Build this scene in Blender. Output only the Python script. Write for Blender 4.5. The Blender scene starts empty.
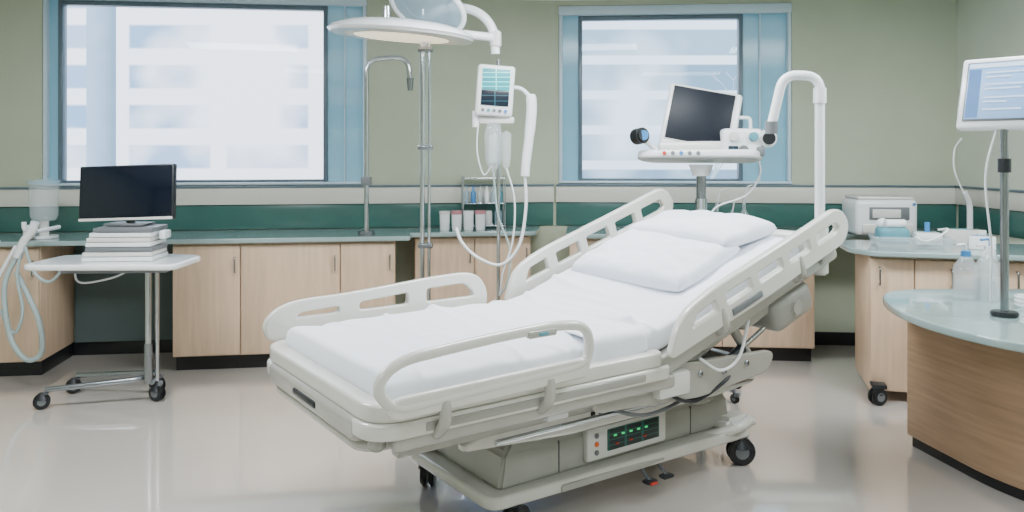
import bpy, bmesh, math, random
from mathutils import Vector, Matrix, noise
random.seed(4)
S=bpy.context.scene
COL=S.collection

# ---------------------------------------------------------------- materials
def lin(c):
    c=c/255.0
    return c/12.92 if c<=0.04045 else ((c+0.055)/1.055)**2.4
def rgb(r,g,b): return (lin(r),lin(g),lin(b),1)
def pm(name,col,rough=0.5,metal=0.0,var=0.05,scale=6,bump=0.0,alpha=1.0,emit=None,es=0,trans=0,coat=0,stretch=None,bscale=None,spec=0.5):
    m=bpy.data.materials.new(name); m.use_nodes=True
    nt=m.node_tree; N=nt.nodes; L=nt.links
    b=N['Principled BSDF']
    tc=N.new('ShaderNodeTexCoord'); mp=N.new('ShaderNodeMapping'); nz=N.new('ShaderNodeTexNoise')
    L.new(tc.outputs['Object'],mp.inputs['Vector']); L.new(mp.outputs[0],nz.inputs['Vector'])
    if stretch: mp.inputs['Scale'].default_value=stretch
    nz.inputs['Scale'].default_value=scale; nz.inputs['Detail'].default_value=4
    rp=N.new('ShaderNodeValToRGB')
    lo=[max(0,c*(1-var)) for c in col[:3]]+[1]; hi=[min(1,c*(1+var)) for c in col[:3]]+[1]
    rp.color_ramp.elements[0].color=lo; rp.color_ramp.elements[1].color=hi
    rp.color_ramp.elements[0].position=0.3; rp.color_ramp.elements[1].position=0.7
    L.new(nz.outputs['Fac'],rp.inputs[0]); L.new(rp.outputs[0],b.inputs['Base Color'])
    b.inputs['Roughness'].default_value=rough; b.inputs['Metallic'].default_value=metal
    b.inputs['Alpha'].default_value=alpha; b.inputs['Specular IOR Level'].default_value=spec
    if trans: b.inputs['Transmission Weight'].default_value=trans
    if coat: b.inputs['Coat Weight'].default_value=coat
    if emit: b.inputs['Emission Color'].default_value=emit; b.inputs['Emission Strength'].default_value=es
    if bump:
        nb=N.new('ShaderNodeTexNoise'); nb.inputs['Scale'].default_value=bscale or scale*3
        L.new(mp.outputs[0],nb.inputs['Vector'])
        bp=N.new('ShaderNodeBump'); bp.inputs['Strength'].default_value=bump; bp.inputs['Distance'].default_value=0.01
        L.new(nb.outputs['Fac'],bp.inputs['Height']); L.new(bp.outputs[0],b.inputs['Normal'])
    return m
M={}
M['wall']=pm('wall_paint',rgb(178,186,164),0.85,var=0.03,bump=0.05,scale=3)
M['wall_r']=pm('wall_paint_light',rgb(198,205,188),0.85,var=0.03,bump=0.05,scale=3)
M['ceil']=pm('ceiling_paint',rgb(228,230,228),0.9,var=0.02)
M['floor']=pm('floor_vinyl',rgb(196,189,182),0.09,var=0.025,scale=1.5,coat=1.0,spec=1.0)
M['wood']=pm('maple_laminate',rgb(212,184,156),0.35,var=0.10,scale=5,stretch=(6,6,0.5))
M['woodh']=pm('maple_laminate_desk',rgb(174,142,112),0.35,var=0.14,scale=5,stretch=(0.6,0.6,12))
M['teal']=pm('teal_countertop',rgb(146,168,168),0.10,var=0.05,scale=14,coat=0.6)
M['splash']=pm('green_backsplash',rgb(60,102,96),0.2,var=0.08,scale=4)
M['trim']=pm('trim_cream',rgb(212,210,200),0.35,var=0.02)
M['black']=pm('black_rubber',rgb(20,22,26),0.4,var=0.1)
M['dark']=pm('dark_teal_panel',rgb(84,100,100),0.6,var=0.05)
M['white']=pm('white_plastic',rgb(236,239,242),0.18,var=0.015,coat=0.5)
M['offw']=pm('cream_plastic',rgb(218,218,214),0.2,var=0.02,coat=0.5)
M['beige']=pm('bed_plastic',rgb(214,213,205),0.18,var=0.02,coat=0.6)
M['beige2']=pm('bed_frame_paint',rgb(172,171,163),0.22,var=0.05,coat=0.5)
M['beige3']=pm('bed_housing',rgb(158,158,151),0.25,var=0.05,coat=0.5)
M['grey']=pm('grey_plastic',rgb(110,114,118),0.35,var=0.05)
M['dgrey']=pm('dark_grey_metal',rgb(46,49,53),0.35,metal=0.3,var=0.08)
M['chrome']=pm('chrome',rgb(205,210,216),0.10,metal=1.0,var=0.02)
M['steel']=pm('brushed_steel',rgb(150,155,161),0.22,metal=0.95,var=0.05)
M['sheet']=pm('white_sheet',rgb(234,238,247),0.9,var=0.01,bump=0.35,scale=5,bscale=7)
M['pillow']=pm('pillow_cotton',rgb(231,235,246),0.9,var=0.01,bump=0.4,scale=5,bscale=8)
M['frame']=pm('window_frame_paint',rgb(196,216,228),0.3,var=0.02)
M['mull']=pm('window_mullion_dark',rgb(92,110,122),0.3,var=0.05)
M['bluep']=pm('blue_tinted_panel',rgb(140,200,224),0.15,var=0.06,scale=1.5,alpha=0.84)
M['screen']=pm('screen_off',rgb(10,18,34),0.08,var=0.15,scale=2)
M['screen2']=pm('screen_off_grey',rgb(20,26,36),0.45,var=0.1,scale=2,spec=0.25)
M['clear']=pm('clear_plastic',rgb(222,232,236),0.05,var=0.02,alpha=0.30)
M['clearb']=pm('clear_blue_plastic',rgb(175,205,220),0.05,var=0.03,alpha=0.45)
M['hose']=pm('hose_grey_green',rgb(178,198,200),0.25,var=0.05,alpha=0.85)
M['red']=pm('red_plastic',rgb(195,60,48),0.35)
M['orange']=pm('orange_plastic',rgb(225,110,50),0.35)
M['blue']=pm('blue_plastic',rgb(60,130,190),0.35)
M['tealp']=pm('teal_cloth',rgb(90,150,165),0.7,var=0.15)
M['green']=pm('green_led',rgb(40,200,120),0.4,emit=rgb(40,220,120),es=0.6)
M['nlight']=pm('blue_night_light',rgb(60,120,230),0.4,emit=(0.12,0.4,1,1),es=10)
M['pink']=pm('pink_label',rgb(190,130,140),0.5)
M['warm']=pm('lamp_diffuser',rgb(250,236,205),0.4,emit=(1,0.85,0.62,1),es=1.1)
M['fillglow']=pm('fill_panel_glow',rgb(250,250,250),0.4,emit=(0.95,0.98,1,1),es=2.0)  # glowing face of the added, unseen ceiling fill panels
M['uibg']=pm('screen_ui_background',rgb(130,168,212),0.3,var=0.10,scale=5,emit=rgb(140,180,226),es=0.55)
M['uihi']=pm('screen_ui_header',rgb(200,220,240),0.3,var=0.03,emit=rgb(200,222,245),es=0.55)
M['uidk']=pm('screen_ui_text',rgb(84,120,170),0.3,var=0.05,emit=rgb(90,130,180),es=0.45)

def glassmat():
    m=bpy.data.materials.new('window_glass'); m.use_nodes=True; nt=m.node_tree; N=nt.nodes; L=nt.links
    N.clear(); o=N.new('ShaderNodeOutputMaterial'); t=N.new('ShaderNodeBsdfTransparent'); g=N.new('ShaderNodeBsdfGlossy')
    mx=N.new('ShaderNodeMixShader'); fr=N.new('ShaderNodeFresnel'); fr.inputs[0].default_value=1.25
    t.inputs[0].default_value=(0.93,0.97,1,1); g.inputs['Roughness'].default_value=0.02
    L.new(fr.outputs[0],mx.inputs[0]); L.new(t.outputs[0],mx.inputs[1]); L.new(g.outputs[0],mx.inputs[2]); L.new(mx.outputs[0],o.inputs[0])
    return m
M['glass']=glassmat()

def facade(name,wall,win,rowh,colw,rough=0.8,mort=0.3,nsc=0.3,lo=0.42,hi=0.6,alt=None):
    m=bpy.data.materials.new(name); m.use_nodes=True; nt=m.node_tree; N=nt.nodes; L=nt.links
    b=N['Principled BSDF']; b.inputs['Roughness'].default_value=rough
    tc=N.new('ShaderNodeTexCoord')
    sx=N.new('ShaderNodeSeparateXYZ'); cx=N.new('ShaderNodeCombineXYZ')
    L.new(tc.outputs['Object'],sx.inputs[0]); L.new(sx.outputs[0],cx.inputs[0]); L.new(sx.outputs[2],cx.inputs[1])
    br=N.new('ShaderNodeTexBrick'); br.offset=0.0
    br.inputs['Scale'].default_value=1; br.inputs['Brick Width'].default_value=colw; br.inputs['Row Height'].default_value=rowh
    br.inputs['Mortar Size'].default_value=mort; br.inputs['Mortar Smooth'].default_value=0.3
    br.inputs['Color1'].default_value=win; br.inputs['Color2'].default_value=alt or win; br.inputs['Mortar'].default_value=wall
    nz=N.new('ShaderNodeTexNoise'); nz.inputs['Scale'].default_value=nsc; nz.inputs['Detail'].default_value=3
    L.new(tc.outputs['Object'],nz.inputs['Vector'])
    rp=N.new('ShaderNodeValToRGB'); rp.color_ramp.elements[0].position=lo; rp.color_ramp.elements[1].position=hi
    L.new(nz.outputs['Fac'],rp.inputs[0])
    mx=N.new('ShaderNodeMix'); mx.data_type='RGBA'
    L.new(rp.outputs[0],mx.inputs['Factor']); L.new(br.outputs['Color'],mx.inputs[6]); mx.inputs[7].default_value=wall
    L.new(cx.outputs[0],br.inputs['Vector']); L.new(mx.outputs[2],b.inputs['Base Color'])
    return m
M['fac1']=facade('facade_pale_stone',rgb(246,238,240),rgb(128,158,190),0.9,2.2,mort=0.22,nsc=0.30,lo=0.45,hi=0.58,alt=rgb(184,190,208))
M['fac2']=facade('facade_glass_bands',rgb(222,230,238),rgb(112,140,160),1.05,7.0,mort=0.16,nsc=0.22,lo=0.50,hi=0.66,alt=rgb(146,168,184))

def screenmat(name,bg,fg,rows,es,mort=0.022,bw=0.33):
    m=bpy.data.materials.new(name); m.use_nodes=True; nt=m.node_tree; N=nt.nodes; L=nt.links
    b=N['Principled BSDF']; b.inputs['Roughness'].default_value=0.3
    tc=N.new('ShaderNodeTexCoord'); mp=N.new('ShaderNodeSeparateXYZ'); cx=N.new('ShaderNodeCombineXYZ')
    L.new(tc.outputs['Generated'],mp.inputs[0]); L.new(mp.outputs[0],cx.inputs[0]); L.new(mp.outputs[2],cx.inputs[1])
    br=N.new('ShaderNodeTexBrick'); br.offset=0.0; br.inputs['Scale'].default_value=1; br.inputs['Brick Width'].default_value=bw
    br.inputs['Row Height'].default_value=1.0/rows; br.inputs['Mortar Size'].default_value=mort; br.inputs['Mortar Smooth'].default_value=0.1
    br.inputs['Color1'].default_value=bg; br.inputs['Color2'].default_value=[c*0.8 for c in bg[:3]]+[1]; br.inputs['Mortar'].default_value=fg
    L.new(cx.outputs[0],br.inputs['Vector']); L.new(br.outputs['Color'],b.inputs['Base Color'])
    L.new(br.outputs['Color'],b.inputs['Emission Color']); b.inputs['Emission Strength'].default_value=es
    return m
M['vit']=screenmat('screen_vitals_teal',rgb(50,150,160),rgb(130,220,215),5,0.7,0.02,0.5)
M['vitd']=screenmat('screen_vitals_dark',rgb(14,26,40),rgb(50,90,104),3,0.4,0.02,0.5)
M['led']=screenmat('bed_display',rgb(14,30,30),rgb(24,80,70),4,0.25)

# ---------------------------------------------------------------- helpers
def group(name,loc=(0,0,0),rz=0):
    e=bpy.data.objects.new(name,None); e.empty_display_size=0.2
    e.location=loc; e.rotation_euler=(0,0,rz); COL.objects.link(e); return e
def finish(name,me,mat,parent=None,ang=35):
    for p in me.polygons: p.use_smooth=True
    try: me.set_sharp_from_angle(angle=math.radians(ang))
    except Exception: pass
    if mat is not None and len(me.materials)==0: me.materials.append(M[mat])
    o=bpy.data.objects.new(name,me); COL.objects.link(o)
    if parent: o.parent=parent
    return o
def box(name,x0,x1,y0,y1,z0,z1,mat,parent=None,bev=0.006,seg=2,mtx=None):
    bm=bmesh.new(); bmesh.ops.create_cube(bm,size=1)
    sx,sy,sz=abs(x1-x0),abs(y1-y0),abs(z1-z0)
    c=Vector(((x0+x1)/2,(y0+y1)/2,(z0+z1)/2))
    for v in bm.verts: v.co=Vector((v.co.x*sx,v.co.y*sy,v.co.z*sz))+c
    b=min(bev,0.45*min(sx,sy,sz))
    if b>0: bmesh.ops.bevel(bm,geom=bm.edges[:],offset=b,segments=seg,affect='EDGES',profile=0.5)
    if mtx is not None: bmesh.ops.transform(bm,matrix=mtx,verts=bm.verts)
    me=bpy.data.meshes.new(name); bm.to_mesh(me); bm.free()
    return finish(name,me,mat,parent)
def rp(pts,r=0.05,n=6,cyc=True):
    pts=[Vector(p) for p in pts]; out=[]; k=len(pts)
    for i,p in enumerate(pts):
        if not cyc and i in (0,k-1): out.append(p); continue
        a=pts[(i-1)%k]; b=pts[(i+1)%k]
        rr=r[i] if isinstance(r,(list,tuple)) else r
        da=min(rr,(a-p).length*0.49); db=min(rr,(b-p).length*0.49)
        A=p+(a-p).normalized()*da; B=p+(b-p).normalized()*db
        for j in range(n+1):
            t=j/n; out.append(A*(1-t)**2+p*2*t*(1-t)+B*t*t)
    return out
def catm(pts,n=8):
    P=[Vector(p) for p in pts]; P=[P[0]*2-P[1]]+P+[P[-1]*2-P[-2]]; out=[]
    for i in range(1,len(P)-2):
        for j in range(n):
            t=j/n; a,b,c,d=P[i-1],P[i],P[i+1],P[i+2]
            out.append(0.5*((2*b)+(c-a)*t+(2*a-5*b+4*c-d)*t*t+(3*b-a-3*c+d)*t**3))
    out.append(P[-2]); return out
def curve2mesh(cu,name):
    o=bpy.data.objects.new('tmp',cu); COL.objects.link(o)
    dg=bpy.context.evaluated_depsgraph_get(); dg.update()
    me=bpy.data.meshes.new_from_object(o.evaluated_get(dg)); me.name=name
    bpy.data.objects.remove(o); return me
def tube(name,pts,r,mat,parent=None,cyc=False,rad=None,round_=None,res=5,flat=None):
    if round_ is not None: pts=rp(pts,round_,6,cyc)
    cu=bpy.data.curves.new(name,'CURVE'); cu.dimensions='3D'; cu.bevel_depth=r; cu.bevel_resolution=res; cu.use_fill_caps=True
    sp=cu.splines.new('POLY'); sp.points.add(len(pts)-1)
    for i,p in enumerate(pts):
        sp.points[i].co=(p[0],p[1],p[2],1)
        if rad: sp.points[i].radius=rad[i] if i<len(rad) else rad[-1]
    sp.use_cyclic_u=cyc
    me=curve2mesh(cu,name); me.materials.clear()
    return finish(name,me,mat,parent,50)
def plate(name,loops,th,mat,parent=None,mtx=None,bev=0.006):
    cu=bpy.data.curves.new(name,'CURVE'); cu.dimensions='2D'; cu.fill_mode='BOTH'; cu.extrude=max(0.0001,th/2-bev); cu.bevel_depth=bev; cu.bevel_resolution=2
    for l in loops:
        sp=cu.splines.new('POLY'); sp.points.add(len(l)-1)
        for i,p in enumerate(l): sp.points[i].co=(p[0],p[1],0,1)
        sp.use_cyclic_u=True
    me=curve2mesh(cu,name); me.materials.clear()
    if mtx is not None: me.transform(mtx)
    return finish(name,me,mat,parent)
def cyl(name,p0,p1,r,mat,parent=None,r2=None,seg=24,bev=0.0):
    p0=Vector(p0);p1=Vector(p1); d=p1-p0; bm=bmesh.new()
    bmesh.ops.create_cone(bm,cap_ends=True,segments=seg,radius1=r,radius2=r if r2 is None else r2,depth=d.length)
    if bev>0:
        es=[e for e in bm.edges if abs(e.verts[0].co.z-e.verts[1].co.z)<1e-6]
        bmesh.ops.bevel(bm,geom=es,offset=bev,segments=2,affect='EDGES')
    m=Matrix.Translation((p0+p1)/2)@d.to_track_quat('Z','Y').to_matrix().to_4x4()
    bmesh.ops.transform(bm,matrix=m,verts=bm.verts)
    me=bpy.data.meshes.new(name); bm.to_mesh(me); bm.free()
    return finish(name,me,mat,parent)
def lathe(name,prof,mat,parent=None,mtx=None,seg=32,loc=None):
    bm=bmesh.new(); rings=[]
    for r,z in prof:
        rings.append([bm.verts.new((max(r,1e-4)*math.cos(2*math.pi*i/seg),max(r,1e-4)*math.sin(2*math.pi*i/seg),z)) for i in range(seg)])
    for a,b in zip(rings,rings[1:]):
        for i in range(seg): bm.faces.new((a[i],a[(i+1)%seg],b[(i+1)%seg],b[i]))
    if prof[0][0]>1e-3: bm.faces.new(rings[0][::-1])
    if prof[-1][0]>1e-3: bm.faces.new(rings[-1])
    bmesh.ops.recalc_face_normals(bm,faces=bm.faces)
    if loc is not None: mtx=Matrix.Translation(loc)
    if mtx is not None: bmesh.ops.transform(bm,matrix=mtx,verts=bm.verts)
    me=bpy.data.meshes.new(name); bm.to_mesh(me); bm.free()
    return finish(name,me,mat,parent)
def sphere(name,c,r,mat,parent=None,sc=(1,1,1)):
    bm=bmesh.new(); bmesh.ops.create_uvsphere(bm,u_segments=24,v_segments=14,radius=r)
    for v in bm.verts: v.co=Vector((v.co.x*sc[0],v.co.y*sc[1],v.co.z*sc[2]))+Vector(c)
    me=bpy.data.meshes.new(name); bm.to_mesh(me); bm.free(); return finish(name,me,mat,parent)
def caster(pre,parent,x,y,r=0.06,w=0.03,rz=0.5,top=0.16):
    c,s=math.cos(rz),math.sin(rz); ax=Vector((-s,c,0)); f=Vector((c,s,0))
    P=Vector((x,y,r))
    for k in (-1,1):
        cyl(pre+'_wheel_%d'%k,P+ax*(k*w*0.6-w*0.4),P+ax*(k*w*0.6+w*0.4),r,'black',parent,bev=0.006)
        cyl(pre+'_hub_%d'%k,P+ax*(k*w*1.02),P+ax*(k*w*1.1),r*0.5,'grey',parent)
    T=Vector((x,y,0))+f*0.025
    tube(pre+'_fork',[P+Vector((0,0,0.0)),P+Vector((0,0,r*0.8))+f*0.01,T+Vector((0,0,r*2.05)),T+Vector((0,0,top))],0.014,'grey',parent,round_=0.03)
    cyl(pre+'_hood',Vector((x,y,r*1.25)),Vector((x,y,r*2.1)),r*0.75,'dgrey',parent,r2=r*0.35)
def pillow(name,lx,ly,h,mat,parent,mtx,seed=0):
    n=52; bm=bmesh.new(); top=[];bot=[]
    for i in range(n+1):
        ra=[];rb=[]
        for j in range(n+1):
            u=-1+2*i/n; v=-1+2*j/n
            e=max(0,(1-abs(u)**5))*max(0,(1-abs(v)**5))
            z=h*e**0.36
            k=1-0.035*(u*u*v*v)
            x=u*lx/2*k*(1-0.02*(1-v*v)); y=v*ly/2*k
            nz=noise.noise(Vector((x*6+seed,y*6,seed)))*0.022+noise.noise(Vector((x*15+seed,y*11,seed)))*0.012
            for (c0,kk,wd,am) in ((0.10,0.5,0.010,0.008),(-0.08,-0.6,0.012,0.009),(0.15,-0.9,0.010,0.007)):
                nz-=am*math.exp(-((x-c0-kk*(y-0.1*seed%0.2))/wd)**2)*abs(v)
            f=e**0.5
            ra.append(bm.verts.new((x,y,z*0.62+nz*f)))
            rb.append(bm.verts.new((x,y,-z*0.38)) if 0<i<n and 0<j<n else ra[-1])
        top.append(ra);bot.append(rb)
    for i in range(n):
        for j in range(n):
            bm.faces.new((top[i][j],top[i+1][j],top[i+1][j+1],top[i][j+1]))
            try: bm.faces.new((bot[i][j],bot[i][j+1],bot[i+1][j+1],bot[i+1][j]))
            except ValueError: pass
    bmesh.ops.transform(bm,matrix=mtx,verts=bm.verts)
    me=bpy.data.meshes.new(name); bm.to_mesh(me); bm.free(); return finish(name,me,mat,parent,80)

# ---------------------------------------------------------------- room shell
H=2.68
def wall(name,p0,p1,mat,openings=(),th=0.2):
    p0=Vector((p0[0],p0[1],0));p1=Vector((p1[0],p1[1],0)); d=p1-p0; L=d.length; ang=math.atan2(d.y,d.x)
    xs=sorted({0,L}|{o[0] for o in openings}|{o[1] for o in openings}); zs=sorted({0,H}|{o[2] for o in openings}|{o[3] for o in openings})
    bm=bmesh.new()
    for a,b in zip(xs,xs[1:]):
        for c,e in zip(zs,zs[1:]):
            if any(o[0]<=a and b<=o[1] and o[2]<=c and e<=o[3] for o in openings): continue
            r=bmesh.ops.create_cube(bm,size=1)
            for v in r['verts']: v.co=Vector(((v.co.x+.5)*(b-a)+a,(v.co.y+.5)*th,(v.co.z+.5)*(e-c)+c))
    me=bpy.data.meshes.new(name); bm.to_mesh(me); bm.free(); me.materials.append(M[mat])
    o=bpy.data.objects.new(name,me); COL.objects.link(o); o.location=p0; o.rotation_euler=(0,0,ang); return o
A0=Vector((-2.5,5.95,0)); AR=math.atan2(0.133,0.991)
dA=Vector((math.cos(AR),math.sin(AR),0))
Ast=A0-dA*1.85; Aend=A0+dA*2.865
B1=Vector((3.384,6.086,0)); B0=Aend
BR=math.atan2(B1.y-B0.y,B1.x-B0.x); BL=(B1-B0).length
wall('wall_back_left',Ast,Aend,'wall',[(0.92,3.25,1.235,2.66)])
wall('wall_back_right',B0,B1,'wall',[(0.03,1.83,1.235,2.64)])
C1=(3.85,-1.6)
wall('wall_right',B1,C1,'wall_r')
wall('wall_left',(-4.45,-1.6),Ast,'wall')
wall('wall_front',C1,(-4.45,-1.6),'wall_r')
def slab(name,z0,z1,mat):
    pts=[(-4.7,-1.85),(4.1,-1.85),(3.62,6.35),(0.34,6.62),(-4.55,5.98)]
    bm=bmesh.new(); v0=[bm.verts.new((x,y,z0)) for x,y in pts]; v1=[bm.verts.new((x,y,z1)) for x,y in pts]
    bm.faces.new(v0[::-1]); bm.faces.new(v1)
    for i in range(5): bm.faces.new((v0[i],v0[(i+1)%5],v1[(i+1)%5],v1[i]))
    bmesh.ops.recalc_face_normals(bm,faces=bm.faces)
    me=bpy.data.meshes.new(name); bm.to_mesh(me); bm.free(); me.materials.append(M[mat])
    o=bpy.data.objects.new(name,me); COL.objects.link(o)
slab('floor',-0.1,0,'floor'); slab('ceiling',H,H+0.1,'ceil')

def strip(name,org,rz,x0,x1,z0,z1,dep,mat):
    g=box(name,x0,x1,-dep,-0.001,z0,z1,mat,None,bev=0.004); g.location=org; g.rotation_euler=(0,0,rz); return g
CR=math.atan2(C1[1]-B1.y,C1[0]-B1.x); CL=math.hypot(C1[0]-B1.x,C1[1]-B1.y)
strip('trim_1',A0,AR,-1.84,2.85,1.09,1.215,0.035,'trim')
strip('trim_2',B0,BR,0.01,BL-0.01,1.09,1.215,0.035,'trim')
strip('trim_3',B1,CR,0.04,4.0,1.09,1.215,0.035,'trim')
strip('trim_4',A0,AR,-1.84,2.85,0.905,1.088,0.015,'splash')
strip('trim_5',B0,BR,0.01,BL-0.01,0.905,1.088,0.015,'splash')
strip('trim_6',B1,CR,0.04,2.0,0.905,1.088,0.015,'splash')
strip('trim_7',A0,AR,-1.84,2.85,1.216,1.232,0.045,'mull')
strip('trim_8',B0,BR,0.01,BL-0.01,1.216,1.232,0.045,'mull')
strip('trim_9',B1,CR,0.05,4.0,1.216,1.232,0.045,'mull')
strip('baseboard_back_left',A0,AR,-1.84,2.85,0,0.1,0.02,'black')
strip('baseboard_back_right',B0,BR,0.01,BL-0.01,0,0.1,0.02,'black')
strip('baseboard_right',B1,CR,0.04,CL-0.05,0,0.1,0.02,'black')

def window(name,org,rz,x0,x1,z0,z1,gx0,gx1,head=0.05):
    w=group(name,org,rz); t=head
    box('frame_top',x0,x1,0.0,0.19,z1-t,z1-0.002,'frame',w); box('frame_bottom',x0,x1,-0.02,0.19,z0+0.002,z0+0.022,'frame',w)
    box('frame_left',x0+0.002,x0+0.03,0,0.19,z0+0.022,z1-t,'frame',w); box('frame_right',x1-0.03,x1-0.002,0,0.19,z0+0.022,z1-t,'frame',w)
    for i,x in enumerate((gx0,gx1)):
        box('mullion_%d'%i,x-0.016,x+0.016,0.03,0.12,z0+0.022,z1-t,'mull',w)
    box('rail_top',gx0,gx1,0.04,0.11,z1-t-0.035,z1-t,'mull',w); box('rail_bottom',gx0,gx1,0.05,0.11,z0+0.022,z0+0.04,'mull',w)
    box('glass_main',gx0,gx1,0.07,0.078,z0+0.03,z1-t-0.03,'glass',w,bev=0)
    box('side_panel_left',x0+0.03,gx0-0.016,0.05,0.07,z0+0.022,z1-t,'bluep',w,bev=0)
    box('side_panel_right',gx1+0.016,x1-0.03,0.05,0.07,z0+0.022,z1-t,'bluep',w,bev=0)
    box('panel_stile',gx1+0.14,gx1+0.15,0.03,0.06,z0+0.022,z1-t,'frame',w,bev=0.002)
    return w
window('window_1',A0,AR,-0.93,1.40,1.235,2.66,-0.82,1.085,0.055)
window('window_2',B0,BR,0.03,1.83,1.235,2.64,0.20,1.45,0.075)

# fill light panels added under the ceiling, out of view, to light the room
for i,(x,y) in enumerate(((-2.2,3.2),(0.4,3.9),(2.6,3.4),(-1.2,0.6),(1.6,0.6))):
    c=group('added_fill_panel',(x,y,0))
    box('housing',-0.62,0.62,-0.32,0.32,H-0.03,H-0.001,'white',c)
    box('diffuser',-0.58,0.58,-0.28,0.28,H-0.036,H-0.029,'fillglow',c,bev=0.001)
    l=bpy.data.lights.new('added_fill_light','AREA'); l.shape='RECTANGLE'; l.size=1.15; l.size_y=0.55; l.energy=(78,74,76,36,36)[i]; l.color=(0.93,0.97,1.0)
    lo=bpy.data.objects.new('added_fill_light',l); COL.objects.link(lo); lo.parent=c; lo.location=(0,0,H-0.045)

# ---------------------------------------------------------------- cabinets
def cabinet(name,org,rz,x0,x1,dep,splits,hz=0.87):
    g=group(name,org,rz)
    box('carcass',x0,x1,-dep+0.03,-0.03,0.1,hz,'wood',g,bev=0.003)
    box('toe_kick',x0+0.01,x1-0.01,-dep+0.07,-0.03,0,0.1,'black',g,bev=0.002)
    xs=[x0]+list(splits)+[x1]
    for i,(a,b) in enumerate(zip(xs,xs[1:])):
        box('door_%d'%i,a+0.004,b-0.004,-dep+0.008,-dep+0.029,0.11,hz-0.02,'wood',g,bev=0.003)
        hx=b-0.035
        tube('handle_%d'%i,[(hx,-dep+0.01,hz-0.1),(hx,-dep-0.02,hz-0.1),(hx,-dep-0.02,hz-0.2),(hx,-dep+0.01,hz-0.2)],0.005,'steel',g,round_=0.012)
    return g
cabinet('base_cabinet',A0,AR,0.136,1.62,0.6,(0.58,1.246))
cabinet('base_cabinet',A0,AR,-1.8,-0.70,0.6,(-1.2,))
cabinet('base_cabinet',A0,AR,1.76,2.62,0.34,(2.2,))
cabinet('base_cabinet',B0,BR,0.12,1.84,0.58,(0.65,1.2))
def ctop(name,org,rz,pts,r=0.02,z=0.87,th=0.032,mat='teal'):
    g=group(name,org,rz)
    plate('top',[rp(pts,r,5)],th,mat,g,Matrix.Translation((0,0,z+th/2)),bev=0.006); return g
ctop('countertop',A0,AR,[(-1.83,-0.63),(1.72,-0.63),(1.72,-0.02),(-1.83,-0.02)])
ctop('countertop',A0,AR,[(1.725,-0.41),(2.64,-0.41),(2.74,-0.02),(1.725,-0.02)])
ctop('countertop',B0,BR,[(0.1,-0.62),(2.0,-0.62),(2.12,-0.45),(3.0,-0.45),(3.0,-0.02),(0.1,-0.02)],r=0.06)
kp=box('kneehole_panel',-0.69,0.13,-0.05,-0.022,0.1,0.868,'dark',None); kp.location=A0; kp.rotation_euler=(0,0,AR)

RZ=-math.radians(14)
rc=group('mobile_cabinet',(2.14,4.78,0),RZ)
box('carcass',0.0,1.2,0.02,0.52,0.06,0.87,'wood',rc,bev=0.004)
box('door_0',0.003,0.24,0.0,0.02,0.07,0.85,'wood',rc,bev=0.003)
box('door_1',0.247,0.72,0.0,0.02,0.07,0.85,'wood',rc,bev=0.003)
box('door_2',0.727,1.2,0.0,0.02,0.07,0.85,'wood',rc,bev=0.003)
for i,hx in enumerate((0.05,0.44,0.78)):
    tube('handle_%d'%i,[(hx,0.0,0.80),(hx,-0.03,0.80),(hx,-0.03,0.70),(hx,0.0,0.70)],0.006,'steel',rc,round_=0.012)
caster('caster_a',rc,0.03,-0.06,r=0.05,top=0.1)
box('caster_bracket',0.0,0.08,-0.08,0.03,0.095,0.12,'dgrey',rc)
caster('caster_b',rc,1.1,0.08,r=0.05,top=0.1)
plate('top',[rp([(-0.10,0.1),(0.02,-0.06),(1.2,-0.06),(1.2,0.56),(-0.13,0.56)],0.06,6)],0.032,'teal',rc,Matrix.Translation((0,0,0.886)),bev=0.006)

cd=group('curved_reception_desk')
top=[(2.0,4.13),(1.83,3.97),(1.73,3.62),(1.745,3.28),(1.88,2.95),(2.2,2.70),(2.9,2.55),(3.4,2.55),(3.4,4.13)]
plate('desk_top',[rp(top,0.22,8)],0.035,'teal',cd,Matrix.Translation((0,0,0.765)),bev=0.008)
bod=[(2.01,4.07),(2.12,3.46),(2.42,3.02),(3.35,2.85),(3.35,4.07)]
plate('desk_body',[rp(bod,[0.01,0.2,0.3,0.02,0.01],8)],0.69,'woodh',cd,Matrix.Translation((0,0,0.401)),bev=0.003)
plate('desk_plinth',[rp([(2.03,4.06),(2.14,3.47),(2.44,3.04),(3.33,2.88),(3.33,4.06)],[0.01,0.2,0.3,0.02,0.01],8)],0.056,'black',cd,Matrix.Translation((0,0,0.028)),bev=0.002)

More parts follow.
